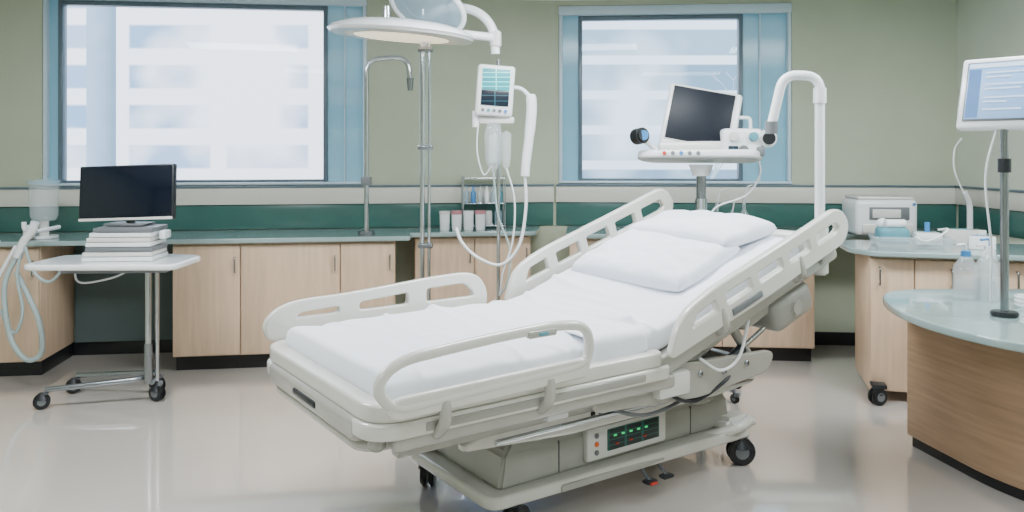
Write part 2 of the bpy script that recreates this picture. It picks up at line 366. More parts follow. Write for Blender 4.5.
# ---------------------------------------------------------------- hospital bed
BA=math.atan2(0.57,0.819)
bed=group('hospital_bed',(-0.709,2.91,0),BA)
th=math.radians(18.3); ct,st=math.cos(th),math.sin(th); HX,HZ=1.22,0.63
def Bp(a,y,h): return Vector((HX+a*ct-h*st,y,HZ+a*st+h*ct))
BM=Matrix(((ct,0,-st,HX),(0,1,0,0),(st,0,ct,HZ),(0,0,0,1)))
def PM(y,back=False):
    if back: return Matrix(((ct,-st,0,HX),(0,0,-1,y),(st,ct,0,HZ),(0,0,0,1)))
    return Matrix(((1,0,0,0),(0,0,-1,y),(0,1,0,0),(0,0,0,1)))
def mattress():
    bm=bmesh.new(); n=190; k=80; hw=0.475; ht=0.066; Ltot=2.22; rings=[]
    x,z=0.035,0.708; l=0; ER=0.04
    for i in range(n+1):
        l=Ltot*i/n
        f=min(1,max(0,(l-1.02)/0.3)); a=th*(f*f*(3-2*f))
        if i: x+=math.cos(a)*Ltot/n; z+=math.sin(a)*Ltot/n
        e=min(l,Ltot-l); s=1.0 if e>ER else math.sqrt(max(0.0,1-((ER-e)/ER)**2))
        s=max(s,0.03); ring=[]
        for j in range(k):
            t=2*math.pi*j/k; c,sn=math.cos(t),math.sin(t)
            yy=math.copysign(abs(c)**0.27,c)*(hw-0.04*(1-s)); hh=math.copysign(abs(sn)**0.42,sn)*ht*(0.35+0.65*s if s>0.04 else 0.05)
            if sn>0:
                w=noise.noise(Vector((l*2.4,yy*2.6,1)))*0.020+noise.noise(Vector((l*8+yy*5,yy*5,5)))*0.009
                for (c0,kk,wd,am) in ((0.62,0.15,0.012,0.013),(1.12,-0.2,0.016,0.016),(0.30,0.35,0.011,0.010),(0.88,-0.45,0.014,0.012),(1.30,0.3,0.013,0.014),(0.46,-0.6,0.011,0.009),(1.02,0.5,0.012,0.012)):
                    w+=am*math.exp(-((l-c0-kk*yy)/wd)**2)
                hh+=w*min(1,sn*1.6)*s
            ring.append(bm.verts.new((x-hh*math.sin(a),yy,z+hh*math.cos(a))))
        rings.append(ring)
    for a,b in zip(rings,rings[1:]):
        for j in range(k): bm.faces.new((a[j],b[j],b[(j+1)%k],a[(j+1)%k]))
    bm.faces.new(rings[0]); bm.faces.new(rings[-1][::-1])
    bmesh.ops.recalc_face_normals(bm,faces=bm.faces)
    me=bpy.data.meshes.new('mattress'); bm.to_mesh(me); bm.free(); return finish('mattress',me,'sheet',bed,70)
mattress()
def drape(name,x0,x1,ye,drop):
    bm=bmesh.new(); n=30;m=16;V=[]
    for i in range(n+1):
        x=x0+(x1-x0)*i/n; r=[]
        for j in range(m+1):
            t=j/m; w=0.005*math.sin(x*38+t*2)+0.008*noise.noise(Vector((x*8,t*2,3)))
            if t<0.4: y=ye+0.14*(0.4-t)/0.4; z=0.786+w*0.3-0.004*(t/0.4)**4
            else:
                q=(t-0.4)/0.6; y=ye-0.014*math.sin(min(1,q*3)*1.57)-w*0.7*q; z=0.78-q*drop*(1+0.25*math.sin(x*9))
            r.append(bm.verts.new((x,y,z)))
        V.append(r)
    for i in range(n):
        for j in range(m): bm.faces.new((V[i][j],V[i+1][j],V[i+1][j+1],V[i][j+1]))
    me=bpy.data.meshes.new(name); bm.to_mesh(me); bm.free(); o=finish(name,me,'sheet',bed,80)
    s=o.modifiers.new('thick','SOLIDIFY'); s.thickness=0.005
drape('sheet_overhang',0.88,1.17,-0.475,0.10)
pillow('pillow_lower',0.46,0.77,0.105,'pillow',bed,BM@Matrix.Translation((0.57,0.02,0.165))@Matrix.Rotation(math.radians(-2),4,'Y'),1)
pillow('pillow_upper',0.38,0.72,0.105,'pillow',bed,BM@Matrix.Translation((0.90,0.0,0.19))@Matrix.Rotation(math.radians(8),4,'Y')@Matrix.Rotation(math.radians(-3),4,'Z'),7)

plate('foot_platform',[rp([(-0.03,-0.53),(1.26,-0.53),(1.26,0.53),(-0.03,0.53)],[0.12,0.03,0.03,0.12],8)],0.055,'beige',bed,Matrix.Translation((0,0,0.615)),bev=0.012)
plate('foot_platform_rim',[rp([(-0.02,-0.525),(1.22,-0.525),(1.22,0.525),(-0.02,0.525)],[0.12,0.03,0.03,0.12],8),rp([(0.03,-0.48),(1.18,-0.48),(1.18,0.48),(0.03,0.48)],[0.09,0.03,0.03,0.09],8)],0.06,'beige',bed,Matrix.Translation((0,0,0.672)),bev=0.012)
box('foot_fascia',-0.045,0.02,-0.42,0.42,0.565,0.645,'beige2',bed,bev=0.02,seg=3)
box('foot_fascia_slot',-0.052,-0.03,-0.10,0.12,0.592,0.618,'dgrey',bed,bev=0.008)
tube('foot_under_bar',[(0.12,-0.44,0.56),(-0.0,-0.40,0.55),(-0.0,0.40,0.55),(0.12,0.44,0.56)],0.03,'beige2',bed,round_=0.06)
for k,sy in (('near',-1),('far',1)):
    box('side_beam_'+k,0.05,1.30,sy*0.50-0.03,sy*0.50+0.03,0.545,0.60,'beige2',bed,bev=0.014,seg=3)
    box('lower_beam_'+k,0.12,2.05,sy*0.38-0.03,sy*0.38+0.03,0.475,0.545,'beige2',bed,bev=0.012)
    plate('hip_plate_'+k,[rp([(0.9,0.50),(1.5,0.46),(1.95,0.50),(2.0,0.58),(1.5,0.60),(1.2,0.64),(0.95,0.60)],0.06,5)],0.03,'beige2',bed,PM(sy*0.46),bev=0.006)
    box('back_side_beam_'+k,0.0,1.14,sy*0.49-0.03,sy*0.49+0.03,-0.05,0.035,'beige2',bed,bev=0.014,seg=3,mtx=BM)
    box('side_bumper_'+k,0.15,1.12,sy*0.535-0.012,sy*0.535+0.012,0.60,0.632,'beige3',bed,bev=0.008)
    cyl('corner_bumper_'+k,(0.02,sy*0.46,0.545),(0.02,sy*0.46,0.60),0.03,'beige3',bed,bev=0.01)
box('back_pan',0.02,1.12,-0.47,0.47,-0.035,0.0,'beige2',bed,bev=0.01,mtx=BM)
box('back_head_lip',1.09,1.15,-0.5,0.5,-0.05,0.13,'beige',bed,bev=0.025,seg=3,mtx=BM)
for i,x in enumerate((0.2,0.75,1.3,1.95)):
    box('cross_beam_%d'%i,x-0.03,x+0.03,-0.38,0.38,0.48,0.53,'beige2',bed,bev=0.01)
hoop=[(0.02,0.70),(-0.045,0.78),(0.03,0.85),(0.35,0.872),(0.66,0.885),(0.80,0.865),(0.805,0.75),(0.75,0.725),(0.4,0.715)]
tube('near_foot_rail',[(p[0],-0.575,p[1]) for p in rp(hoop,[0.05,0.06,0.08,0.1,0.12,0.08,0.05,0.08,0.1],6)],0.018,'beige',bed,cyc=True)
plate('near_foot_rail_lower',[rp([(0.03,0.675),(0.78,0.69),(0.80,0.74),(0.75,0.745),(0.03,0.73),(0.0,0.70)],0.02,4)],0.028,'beige',bed,PM(-0.575),bev=0.008)
box('rail_release',0.52,0.64,-0.60,-0.57,0.855,0.882,'beige2',bed,bev=0.008)
box('rail_release_button',0.56,0.60,-0.604,-0.598,0.862,0.875,'tealp',bed,bev=0.003)
for i,x in enumerate((0.2,0.62)):
    tube('rail_bracket_%d'%i,[(x,-0.575,0.70),(x,-0.59,0.64),(x,-0.53,0.58),(x,-0.44,0.57)],0.02,'beige2',bed,round_=0.03)
fo=[(0.0,0.70),(-0.02,0.78),(0.08,0.845),(0.42,0.858),(0.80,0.89),(1.02,0.895),(1.09,0.80),(1.07,0.70)]
holes=[[(0.10,0.775),(0.13,0.81),(0.32,0.82),(0.32,0.775)],[(0.40,0.775),(0.40,0.825),(0.66,0.845),(0.66,0.775)],[(0.74,0.775),(0.74,0.852),(0.96,0.86),(1.02,0.805),(1.01,0.775)]]
plate('far_foot_rail',[rp(fo,[0.04,0.06,0.1,0.15,0.15,0.09,0.08,0.04],7)]+[rp(h,0.028,5) for h in holes],0.034,'beige',bed,PM(0.555),bev=0.009)
def headrail(nm,y,h0,h1):
    o=[(0.02,h0-0.01),(0.12,h1-0.03),(0.30,h1),(1.0,h1+0.005),(1.25,h1+0.01),(1.30,h0+0.06),(1.24,h0-0.01),(0.6,h0-0.02)]
    hs=[]
    b,t=h0+0.045,h1-0.035
    hs.append([(0.15,b),(0.20,t-0.01),(0.33,t),(0.33,b)])
    for a in (0.38,0.60): hs.append([(a,b),(a,t),(a+0.18,t),(a+0.18,b)])
    hs.append([(0.82,b),(0.82,t),(0.99,t),(0.99,b)])
    hs.append([(1.03,b),(1.03,t),(1.2,t),(1.23,b+0.02),(1.19,b)])
    plate(nm,[rp(o,[0.03,0.08,0.1,0.1,0.07,0.05,0.04,0.1],7)]+[rp(h,0.02,5) for h in hs],0.036,'beige',bed,PM(y,True),bev=0.009)
headrail('near_head_rail',-0.565,0.06,0.205)
headrail('far_head_rail',0.555,0.10,0.26)
box('rail_control_pad',0.40,0.60,-0.59,-0.58,0.055,0.085,'grey',bed,bev=0.004,mtx=BM)
for k,sy in (('near',-1),('far',1)):
    for i,a in enumerate((0.35,0.9)):
        tube('head_rail_bracket_%s_%d'%(k,i),[Bp(a,sy*0.565,0.11),Bp(a,sy*0.58,0.02),Bp(a+0.02,sy*0.47,-0.03)],0.02,'beige2',bed,round_=0.03)
box('backrest_actuator_housing',0.62,0.98,-0.42,-0.14,-0.17,-0.03,'beige2',bed,bev=0.04,seg=4,mtx=BM)
box('backrest_motor',0.80,1.10,-0.46,-0.22,-0.26,-0.10,'beige3',bed,bev=0.045,seg=4,mtx=BM)
box('backrest_gusset',0.30,0.66,-0.46,-0.30,-0.11,-0.03,'beige2',bed,bev=0.03,seg=3,mtx=BM)
cyl('motor_cap',Bp(0.95,-0.47,-0.18),Bp(0.95,-0.44,-0.18),0.04,'beige2',bed,bev=0.008)
cyl('backrest_piston',(1.15,-0.2,0.52),Bp(0.72,-0.2,-0.08),0.028,'beige3',bed)
cyl('backrest_piston_rod',(1.15,0.15,0.52),Bp(0.72,0.15,-0.08),0.022,'steel',bed)
for i,(a,b) in enumerate((((1.30,0.50),(1.95,0.78)),((1.55,0.52),(1.30,0.64)),((1.95,0.50),(1.75,0.76)))):
    for sy in (-0.40,0.40):
        tube('strut_%d_%s'%(i,'n' if sy<0 else 'f'),[(a[0],sy,a[1]),(b[0],sy,b[1])],0.022,'beige2',bed)
for i in range(6):
    x=1.05+i*0.15
    sphere('pivot_bolt_%d'%i,(x,-0.478,0.545+0.01*(i%2)),0.015,'steel',bed,(1,.5,1))
box('seat_actuator',1.0,1.5,-0.12,0.08,0.42,0.50,'grey',bed,bev=0.02)
cyl('foot_actuator',(0.35,-0.05,0.50),(0.95,-0.05,0.46),0.032,'grey',bed,bev=0.006); cyl('foot_actuator_rod',(0.18,-0.05,0.515),(0.36,-0.05,0.50),0.014,'chrome',bed)
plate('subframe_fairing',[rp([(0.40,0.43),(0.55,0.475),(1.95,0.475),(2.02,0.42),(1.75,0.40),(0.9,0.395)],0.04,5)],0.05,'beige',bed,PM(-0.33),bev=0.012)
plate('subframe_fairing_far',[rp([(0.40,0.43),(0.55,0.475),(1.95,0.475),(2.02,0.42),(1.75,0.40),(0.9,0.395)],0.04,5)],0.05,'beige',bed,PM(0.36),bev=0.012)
tube('guide_rod',[(0.5,-0.42,0.455),(1.9,-0.42,0.455)],0.011,'chrome',bed)
cyl('hydraulic_cylinder',(1.5,-0.41,0.43),(1.85,-0.41,0.60),0.024,'dgrey',bed); cyl('hydraulic_rod',(1.85,-0.41,0.60),(2.0,-0.41,0.67),0.012,'chrome',bed)
for i in range(5): box('fairing_vent_%d'%i,1.0+i*0.04,1.02+i*0.04,-0.36,-0.352,0.42,0.455,'dgrey',bed,bev=0.002)
box('limit_switch',0.72,0.82,-0.44,-0.39,0.49,0.53,'white',bed,bev=0.008); box('battery_pack',1.55,1.75,-0.43,-0.34,0.50,0.57,'dgrey',bed,bev=0.012)
def leg(nm,p,q,w,t,y):
    plate(nm,[rp([(p[0]-w,p[1]),(p[0]+w,p[1]),(q[0]+w,q[1]),(q[0]-w,q[1])],0.03,5)],t,'beige3',bed,PM(y),bev=0.008)
for y in (-0.20,0.28):
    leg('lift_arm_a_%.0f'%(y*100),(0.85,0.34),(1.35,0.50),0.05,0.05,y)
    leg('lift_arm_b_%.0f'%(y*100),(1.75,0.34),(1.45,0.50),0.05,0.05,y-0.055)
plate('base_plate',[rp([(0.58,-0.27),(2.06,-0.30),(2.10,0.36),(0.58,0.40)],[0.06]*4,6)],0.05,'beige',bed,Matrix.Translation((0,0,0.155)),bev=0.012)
def hull(name,secs,mat,bev):
    bm=bmesh.new(); R=[]
    for (x0,x1,y0,y1,z) in secs: R.append([bm.verts.new(p) for p in ((x0,y0,z),(x1,y0,z),(x1,y1,z),(x0,y1,z))])
    bm.faces.new(R[0][::-1]); bm.faces.new(R[-1])
    for a,b in zip(R,R[1:]):
        for i in range(4): bm.faces.new((a[i],a[(i+1)%4],b[(i+1)%4],b[i]))
    bmesh.ops.recalc_face_normals(bm,faces=bm.faces)
    bmesh.ops.bevel(bm,geom=bm.edges[:],offset=bev,segments=3,affect='EDGES')
    me=bpy.data.meshes.new(name); bm.to_mesh(me); bm.free(); return finish(name,me,mat,bed)
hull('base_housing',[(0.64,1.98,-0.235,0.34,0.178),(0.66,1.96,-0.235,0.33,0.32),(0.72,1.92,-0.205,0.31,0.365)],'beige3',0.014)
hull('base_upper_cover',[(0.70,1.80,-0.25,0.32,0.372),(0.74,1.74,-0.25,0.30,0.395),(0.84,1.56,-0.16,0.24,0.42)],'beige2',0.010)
box('housing_seam',0.655,1.97,-0.238,-0.232,0.362,0.368,'dgrey',bed,bev=0.001)
box('housing_panel_seam_a',0.93,0.934,-0.2375,-0.232,0.19,0.32,'dgrey',bed,bev=0.001); box('housing_panel_seam_b',1.70,1.704,-0.2375,-0.232,0.19,0.32,'dgrey',bed,bev=0.001)
box('control_panel',1.06,1.52,-0.262,-0.225,0.205,0.345,'offw',bed,bev=0.012)
box('control_display',1.17,1.47,-0.268,-0.258,0.235,0.325,'led',bed,bev=0.003)
for i in range(5): box('led_green_%d'%i,1.20+i*0.045,1.216+i*0.045,-0.272,-0.266,0.292,0.300,'green',bed,bev=0.001)
for i in range(3): box('led_red_%d'%i,1.21+i*0.08,1.228+i*0.08,-0.272,-0.266,0.256,0.263,'red',bed,bev=0.001)
for i in range(3): cyl('panel_button_%d'%i,(1.11,-0.266,0.24+i*0.035),(1.11,-0.258,0.24+i*0.035),0.011,'orange' if i==1 else 'grey',bed)
box('base_step',0.9,1.75,-0.30,-0.25,0.135,0.165,'beige2',bed,bev=0.01)
caster('caster_1',bed,0.70,-0.26,0.065,0.03,0.3,0.15); caster('caster_2',bed,0.66,0.36,0.065,0.03,0.9,0.15)
caster('caster_3',bed,2.00,-0.28,0.065,0.03,-0.6,0.15); caster('caster_4',bed,2.02,0.36,0.065,0.03,0.2,0.15)
tube('caster_arm',[(1.8,-0.24,0.16),(1.93,-0.33,0.20),(2.04,-0.3,0.21)],0.022,'beige',bed,round_=0.04)
hull('caster_fairing',[(1.86,2.10,-0.33,-0.20,0.18),(1.90,2.06,-0.30,-0.20,0.235)],'beige',0.02)
hull('caster_fairing_foot',[(0.58,0.80,0.28,0.42,0.18),(0.62,0.76,0.28,0.39,0.225)],'beige',0.02)
box('under_bed_night_light',0.80,0.90,0.10,0.14,0.118,0.129,'nlight',bed,bev=0.002)
for i,x in enumerate((1.36,1.46)):
    box('brake_pedal_%d'%i,x-0.03,x+0.03,-0.34,-0.30,0.075,0.09,'dgrey',bed,bev=0.006)
    if i==0: box('brake_pedal_tip',x-0.02,x+0.02,-0.352,-0.338,0.075,0.086,'red',bed,bev=0.006)
    cyl('brake_pedal_arm_%d'%i,(x,-0.24,0.14),(x,-0.32,0.085),0.008,'steel',bed)
tube('cable_a',catm([(1.25,-0.47,0.56),(1.35,-0.49,0.48),(1.5,-0.46,0.44),(1.65,-0.48,0.50),(1.75,-0.44,0.53)]),0.008,'dgrey',bed)
tube('cable_b',catm([(0.25,0.45,0.56),(0.18,0.47,0.50),(0.3,0.44,0.45),(0.45,0.43,0.50),(0.55,0.40,0.53)]),0.007,'white',bed)
tube('cable_c',catm([(1.0,-0.4,0.50),(1.15,-0.45,0.44),(1.35,-0.42,0.42),(1.6,-0.38,0.45)]),0.008,'grey',bed)
tube('cable_d',catm([(1.5,-0.47,0.62),(1.6,-0.50,0.56),(1.72,-0.50,0.60),(1.82,-0.47,0.74)]),0.007,'white',bed)
tube('cable_e',catm([(1.85,-0.35,0.72),(1.9,-0.38,0.58),(1.98,-0.3,0.45),(1.9,-0.25,0.36)]),0.007,'dgrey',bed)
box('junction_box',1.22,1.40,-0.52,-0.46,0.50,0.60,'offw',bed,bev=0.015)
E=Bp(1.22,-0.45,0.0)
gp=[(E.x,E.y,E.z-0.06),(E.x,E.y,1.86),(E.x-0.12,E.y+0.12,1.87),(E.x-0.16,E.y+0.16,1.62)]
tube('lifting_pole',gp,0.024,'white',bed,round_=0.07)
cyl('lifting_pole_socket',(E.x,E.y,E.z-0.12),(E.x,E.y,E.z+0.12),0.04,'offw',bed,bev=0.01)
cyl('lifting_pole_collar',(E.x,E.y,1.72),(E.x,E.y,1.81),0.031,'white',bed,bev=0.008)
box('pole_bracket',1.08,1.26,-0.52,-0.38,-0.05,0.02,'beige2',bed,bev=0.02,mtx=BM)
tube('grip_end',[(gp[-1][0],gp[-1][1],1.64),(gp[-1][0],gp[-1][1],1.58)],0.03,'grey',bed)

# ---------------------------------------------------------------- monitor console behind bed
def starbase(g,n=5,r=0.26,z=0.07,rot=0.3,mat='steel'):
    for i in range(n):
        a=rot+2*math.pi*i/n; x,y=r*math.cos(a),r*math.sin(a)
        tube('foot_%d'%i,[(0,0,z+0.03),(x,y,z)],0.016,mat,g)
        caster('caster_%d'%i,g,x,y,0.028,0.012,a,0.07)
    cyl('base_hub',(0,0,z-0.01),(0,0,z+0.07),0.045,mat,g)
mc=group('bedside_monitor_console',(1.17,4.95,0))
starbase(mc); cyl('column',(0,0,0.1),(0,0,1.40),0.03,'steel',mc); cyl('column_sleeve',(0,0,0.95),(0,0,1.2),0.038,'chrome',mc)
cyl('column_head',(0,0,1.34),(0,0,1.41),0.05,'white',mc,r2=0.075)
ky=Matrix.Translation((0,0,1.46))@Matrix.Rotation(math.radians(-12),4,'Z')@Matrix.Rotation(math.radians(-8),4,'X')
plate('console_tray',[rp([(-0.36,-0.12),(0.30,-0.14),(0.36,0.0),(0.30,0.14),(-0.30,0.14),(-0.38,0.02)],0.06,6)],0.05,'white',mc,ky,bev=0.016)
box('console_body',-0.26,0.26,-0.10,0.12,0.02,0.085,'offw',mc,bev=0.025,seg=3,mtx=ky)
for i in range(5): cyl('button_%d'%i,ky@Vector((-0.22+i*0.05,-0.125,0.0)),ky@Vector((-0.22+i*0.05,-0.158,0.0)),0.012,('red','grey','blue','grey','grey')[i],mc)
sc=Matrix.Translation((0.0,0.0,1.69))@Matrix.Rotation(math.radians(-10),4,'Z')@Matrix.Rotation(math.radians(11),4,'Y')@Matrix.Rotation(math.radians(-14),4,'X')
box('screen_shell',-0.225,0.225,-0.02,0.035,-0.20,0.20,'white',mc,bev=0.022,seg=3,mtx=sc)
box('screen_bezel',-0.205,0.185,-0.026,-0.018,-0.170,0.186,'offw',mc,bev=0.003,mtx=sc)
box('screen_display',-0.198,0.178,-0.031,-0.024,-0.162,0.179,'screen2',mc,bev=0.002,mtx=sc)
cyl('screen_neck',(0.0,0.03,1.50),(0.0,0.05,1.62),0.04,'white',mc)
cyl('logo_button',sc@Vector((-0.03,-0.02,-0.186)),sc@Vector((-0.03,-0.03,-0.186)),0.014,'blue',mc)
tube('knob_arm',[(-0.28,-0.02,1.50),(-0.36,-0.04,1.56),(-0.39,-0.06,1.585)],0.014,'white',mc,round_=0.03)
cyl('knob',(-0.37,-0.10,1.59),(-0.41,-0.02,1.58),0.05,'black',mc,bev=0.012)
cyl('knob_face',(-0.375,-0.11,1.59),(-0.37,-0.10,1.59),0.03,'blue',mc)
box('side_unit',0.10,0.34,-0.14,0.0,1.45,1.63,'white',mc,bev=0.025,seg=3)
for i,(x,z) in enumerate(((0.16,1.58),(0.22,1.50),(0.28,1.58))):
    cyl('dial_%d'%i,(x,-0.165,z),(x,-0.138,z),0.028,('offw','grey','tealp')[i],mc,bev=0.004)
cyl('dial_black',(0.37,-0.15,1.57),(0.37,-0.05,1.57),0.055,'white',mc,bev=0.01); cyl('dial_black_face',(0.37,-0.165,1.57),(0.37,-0.15,1.57),0.038,'black',mc)
box('side_gauge',0.30,0.35,-0.15,-0.05,1.46,1.52,'grey',mc,bev=0.01)
box('side_readout',0.13,0.19,-0.146,-0.138,1.475,1.525,'vitd',mc,bev=0.003)
tube('side_handle',[(0.18,-0.02,1.62),(0.16,-0.02,1.70),(0.30,-0.02,1.70),(0.30,-0.02,1.62)],0.011,'white',mc,round_=0.03)
tube('console_cable',catm([(0.32,-0.05,1.48),(0.36,-0.02,1.36),(0.28,0,1.22),(0.10,0,1.15),(0.03,0,1.05)]),0.006,'white',mc)

# ---------------------------------------------------------------- examination lamp on stand
el=group('examination_lamp',(-0.53,4.90,0))
starbase(el,5,0.20,0.07,0.1,'chrome')
cyl('pole_a',(-0.02,0,0.1),(-0.02,0,2.36),0.015,'chrome',el); cyl('pole_b',(0.022,0,0.1),(0.022,0,2.35),0.010,'chrome',el)
for z in (0.9,1.5,2.1): box('pole_clamp_%d'%int(z*10),-0.045,0.045,-0.03,0.03,z,z+0.03,'steel',el,bev=0.006)
dm=Matrix.Translation((-0.13,-0.1,2.195))@Matrix.Rotation(math.radians(2),4,'X')@Matrix.Rotation(math.radians(4),4,'Y')
lathe('lamp_dish',[(0.425,-0.014),(0.44,0.0),(0.425,0.02),(0.33,0.055),(0.15,0.08),(0.0,0.085)],'white',el,dm,seg=48)
lathe('lamp_diffuser',[(0.0,-0.03),(0.2,-0.028),(0.34,-0.018),(0.345,-0.005),(0.0,-0.005)],'warm',el,dm,seg=48)
lathe('lamp_rim',[(0.345,-0.022),(0.425,-0.018),(0.432,-0.006),(0.345,-0.006),(0.345,-0.022)],'offw',el,dm,seg=48)
tube('lamp_arm',[(0.0,0,2.30),(0.10,-0.02,2.37),(0.30,-0.05,2.36),(0.42,-0.06,2.25),(0.43,-0.06,2.08)],0.028,'white',el,round_=0.10)
tube('lamp_arm_joint',[(0.20,-0.1,2.20),(0.40,-0.08,2.18),(0.43,-0.06,2.16)],0.026,'white',el)
cyl('arm_knuckle',(0.43,-0.06,2.12),(0.43,-0.06,2.22),0.036,'offw',el,bev=0.008)
rm=Matrix.Translation((0.03,-0.17,2.345))@Matrix.Rotation(math.radians(22),4,'Y')@Matrix.Rotation(math.radians(-42),4,'X')
ring=[rm@Vector((0.23*math.cos(t*math.pi/24),0.18*math.sin(t*math.pi/24),0)) for t in range(48)]
tube('magnifier_ring',ring,0.016,'white',el,cyc=True)
ring2=[rm@Vector((0.15*math.cos(t*math.pi/24),0.11*math.sin(t*math.pi/24),0.0)) for t in range(48)]
tube('magnifier_inner_ring',ring2,0.007,'clearb',el,cyc=True)
plate('magnifier_lens',[[(0.22*math.cos(t*math.pi/24),0.17*math.sin(t*math.pi/24)) for t in range(48)]],0.012,'clearb',el,rm,bev=0.002)
tube('magnifier_bracket',[(0.03,-0.08,2.31),(0.01,-0.03,2.2),(-0.02,0,2.08)],0.014,'white',el,round_=0.04)
cyl('joint_knob',(-0.22,-0.10,2.27),(-0.22,-0.10,2.36),0.022,'chrome',el)

hp=group('hooked_drip_pole',(-1.03,5.66,0))
tube('pipe',[(0,0,0.92),(0,0,2.14),(0.29,0,2.16),(0.31,0,2.0)],0.018,'chrome',hp,round_=0.10)
cyl('base_flange',(0,0,0.902),(0,0,0.93),0.06,'steel',hp,bev=0.005)
cyl('nozzle',(0.31,0,1.92),(0.31,0,2.01),0.018,'steel',hp,r2=0.026)
box('clamp',-0.035,0.035,-0.03,0.03,1.25,1.31,'grey',hp)

# ---------------------------------------------------------------- patient monitor stand
ps=group('patient_monitor_stand',(-0.085,4.95,0))
starbase(ps,5,0.20,0.07,0.9,'steel')
cyl('pole',(0,0.02,0.1),(0,0.02,2.06),0.012,'chrome',ps)
pmx=Matrix.Translation((-0.02,-0.03,1.865))@Matrix.Rotation(math.radians(6),4,'Z')@Matrix.Rotation(math.radians(4),4,'Y')
box('monitor_shell',-0.115,0.115,-0.04,0.05,-0.16,0.155,'white',ps,bev=0.02,seg=3,mtx=pmx)
box('monitor_screen_upper',-0.085,0.085,-0.046,-0.038,0.0,0.13,'vit',ps,bev=0.002,mtx=pmx)
box('monitor_screen_lower',-0.085,0.085,-0.046,-0.038,-0.095,-0.004,'vitd',ps,bev=0.002,mtx=pmx)
for i in range(5): cyl('key_%d'%i,pmx@Vector((-0.07+i*0.035,-0.038,-0.125)),pmx@Vector((-0.07+i*0.035,-0.048,-0.125)),0.010,('grey','tealp','grey','grey','blue')[i],ps)
box('clip_bracket',-0.12,0.10,-0.04,0.04,1.66,1.705,'offw',ps,bev=0.015)
lathe('drip_chamber',[(0.0,1.36),(0.025,1.38),(0.05,1.44),(0.055,1.60),(0.04,1.66),(0.0,1.67)],'clear',ps,loc=(-0.03,-0.05,0))
lathe('drip_chamber_small',[(0.0,1.38),(0.02,1.40),(0.03,1.46),(0.03,1.60),(0.0,1.62)],'clear',ps,loc=(0.05,-0.06,0))
box('pump_body',-0.06,0.0,-0.06,-0.02,1.42,1.60,'clear',ps,bev=0.015)
tube('handset',catm([(0.20,-0.05,1.84),(0.205,-0.05,1.75),(0.19,-0.05,1.58),(0.17,-0.05,1.42),(0.165,-0.05,1.34)],4),0.033,'white',ps,rad=[0.8]+[1.0]*7+[0.9]*4+[0.85]*5)
tube('handset_hook',[(0.0,0.02,1.88),(0.14,0.0,1.89),(0.20,-0.05,1.82)],0.013,'white',ps,round_=0.05)
tube('handset_cable',catm([(0.165,-0.05,1.34),(0.17,-0.05,1.15),(0.13,-0.06,0.92),(0.02,-0.06,0.80),(-0.12,-0.06,0.84),(-0.22,-0.04,0.93),(-0.26,-0.02,1.02)]),0.010,'white',ps)
tube('drip_line',catm([(-0.03,-0.05,1.37),(0.0,-0.05,1.1),(0.07,-0.05,0.9),(0.06,-0.05,0.7),(0.01,0,0.6)]),0.006,'hose',ps)
tube('drip_line_b',catm([(0.05,-0.06,1.39),(0.10,-0.05,1.2),(0.09,-0.05,0.95),(0.03,-0.05,0.75),(0.01,0,0.6)]),0.006,'white',ps)
tube('hang_cable',catm([(-0.12,-0.03,1.70),(-0.13,-0.03,1.5),(-0.09,-0.03,1.35),(-0.04,-0.04,1.40)]),0.005,'white',ps)
tube('side_pod',[(-0.14,-0.03,1.74),(-0.14,-0.03,1.64)],0.02,'white',ps)

# ---------------------------------------------------------------- workstation cart left
wc=group('overbed_table_cart',(-2.33,4.74,0),math.radians(4))
plate('table_top',[rp([(-0.45,-0.20),(0.40,-0.24),(0.43,0.16),(0.2,0.24),(-0.41,0.22)],0.07,7)],0.035,'white',wc,Matrix.Translation((0,0,0.835)),bev=0.012)
box('top_support',-0.3,0.3,-0.08,0.08,0.78,0.818,'grey',wc,bev=0.01)
cyl('column_outer',(0.17,0.0,0.12),(0.17,0.0,0.78),0.017,'chrome',wc); cyl('column_inner',(0.21,0.03,0.12),(0.21,0.03,0.78),0.012,'chrome',wc)
cyl('column_sleeve',(0.17,0.0,0.12),(0.17,0.0,0.35),0.023,'steel',wc)
tube('base_bar_front',[(-0.38,-0.08,0.11),(0.12,0.0,0.14),(0.18,0.1,0.15)],0.016,'steel',wc,round_=0.05)
tube('base_bar_back',[(-0.34,0.22,0.11),(0.18,0.1,0.15)],0.016,'steel',wc)
tube('base_bar_side',[(0.17,0.16,0.12),(0.19,-0.0,0.12)],0.016,'steel',wc)
caster('caster_a',wc,-0.40,-0.08,0.045,0.02,0.4,0.11); caster('caster_b',wc,-0.36,0.22,0.045,0.02,0.4,0.11)
caster('caster_c',wc,0.15,0.20,0.05,0.022,-0.4,0.12); caster('caster_d',wc,0.21,0.03,0.05,0.022,-0.4,0.12)
tube('cable_loop',catm([(-0.3,0.1,0.81),(-0.28,0.12,0.70),(-0.1,0.14,0.72),(0.05,0.1,0.78),(0.15,0.05,0.76)]),0.006,'white',wc)
ds=group('computer_docking_stack',(-2.29,4.76,0.853),math.radians(4))
for i in range(7):
    dx=random.uniform(-0.012,0.012)
    box('slab_%d'%i,-0.20+dx+0.008*i,0.20+dx-0.003*i,-0.13,0.13,0.028*i+0.001,0.028*i+0.026,('white','offw','grey','white','offw','white','grey')[i],ds,bev=0.005)
box('feeder_lip',0.20,0.24,-0.05,0.05,0.12,0.17,'white',ds,bev=0.01)
cm=group('computer_monitor',(-2.30,4.78,1.05),math.radians(-5))
mm=Matrix.Translation((0,0,0.195))@Matrix.Rotation(math.radians(-6),4,'X')@Matrix.Rotation(math.radians(-2),4,'Y')
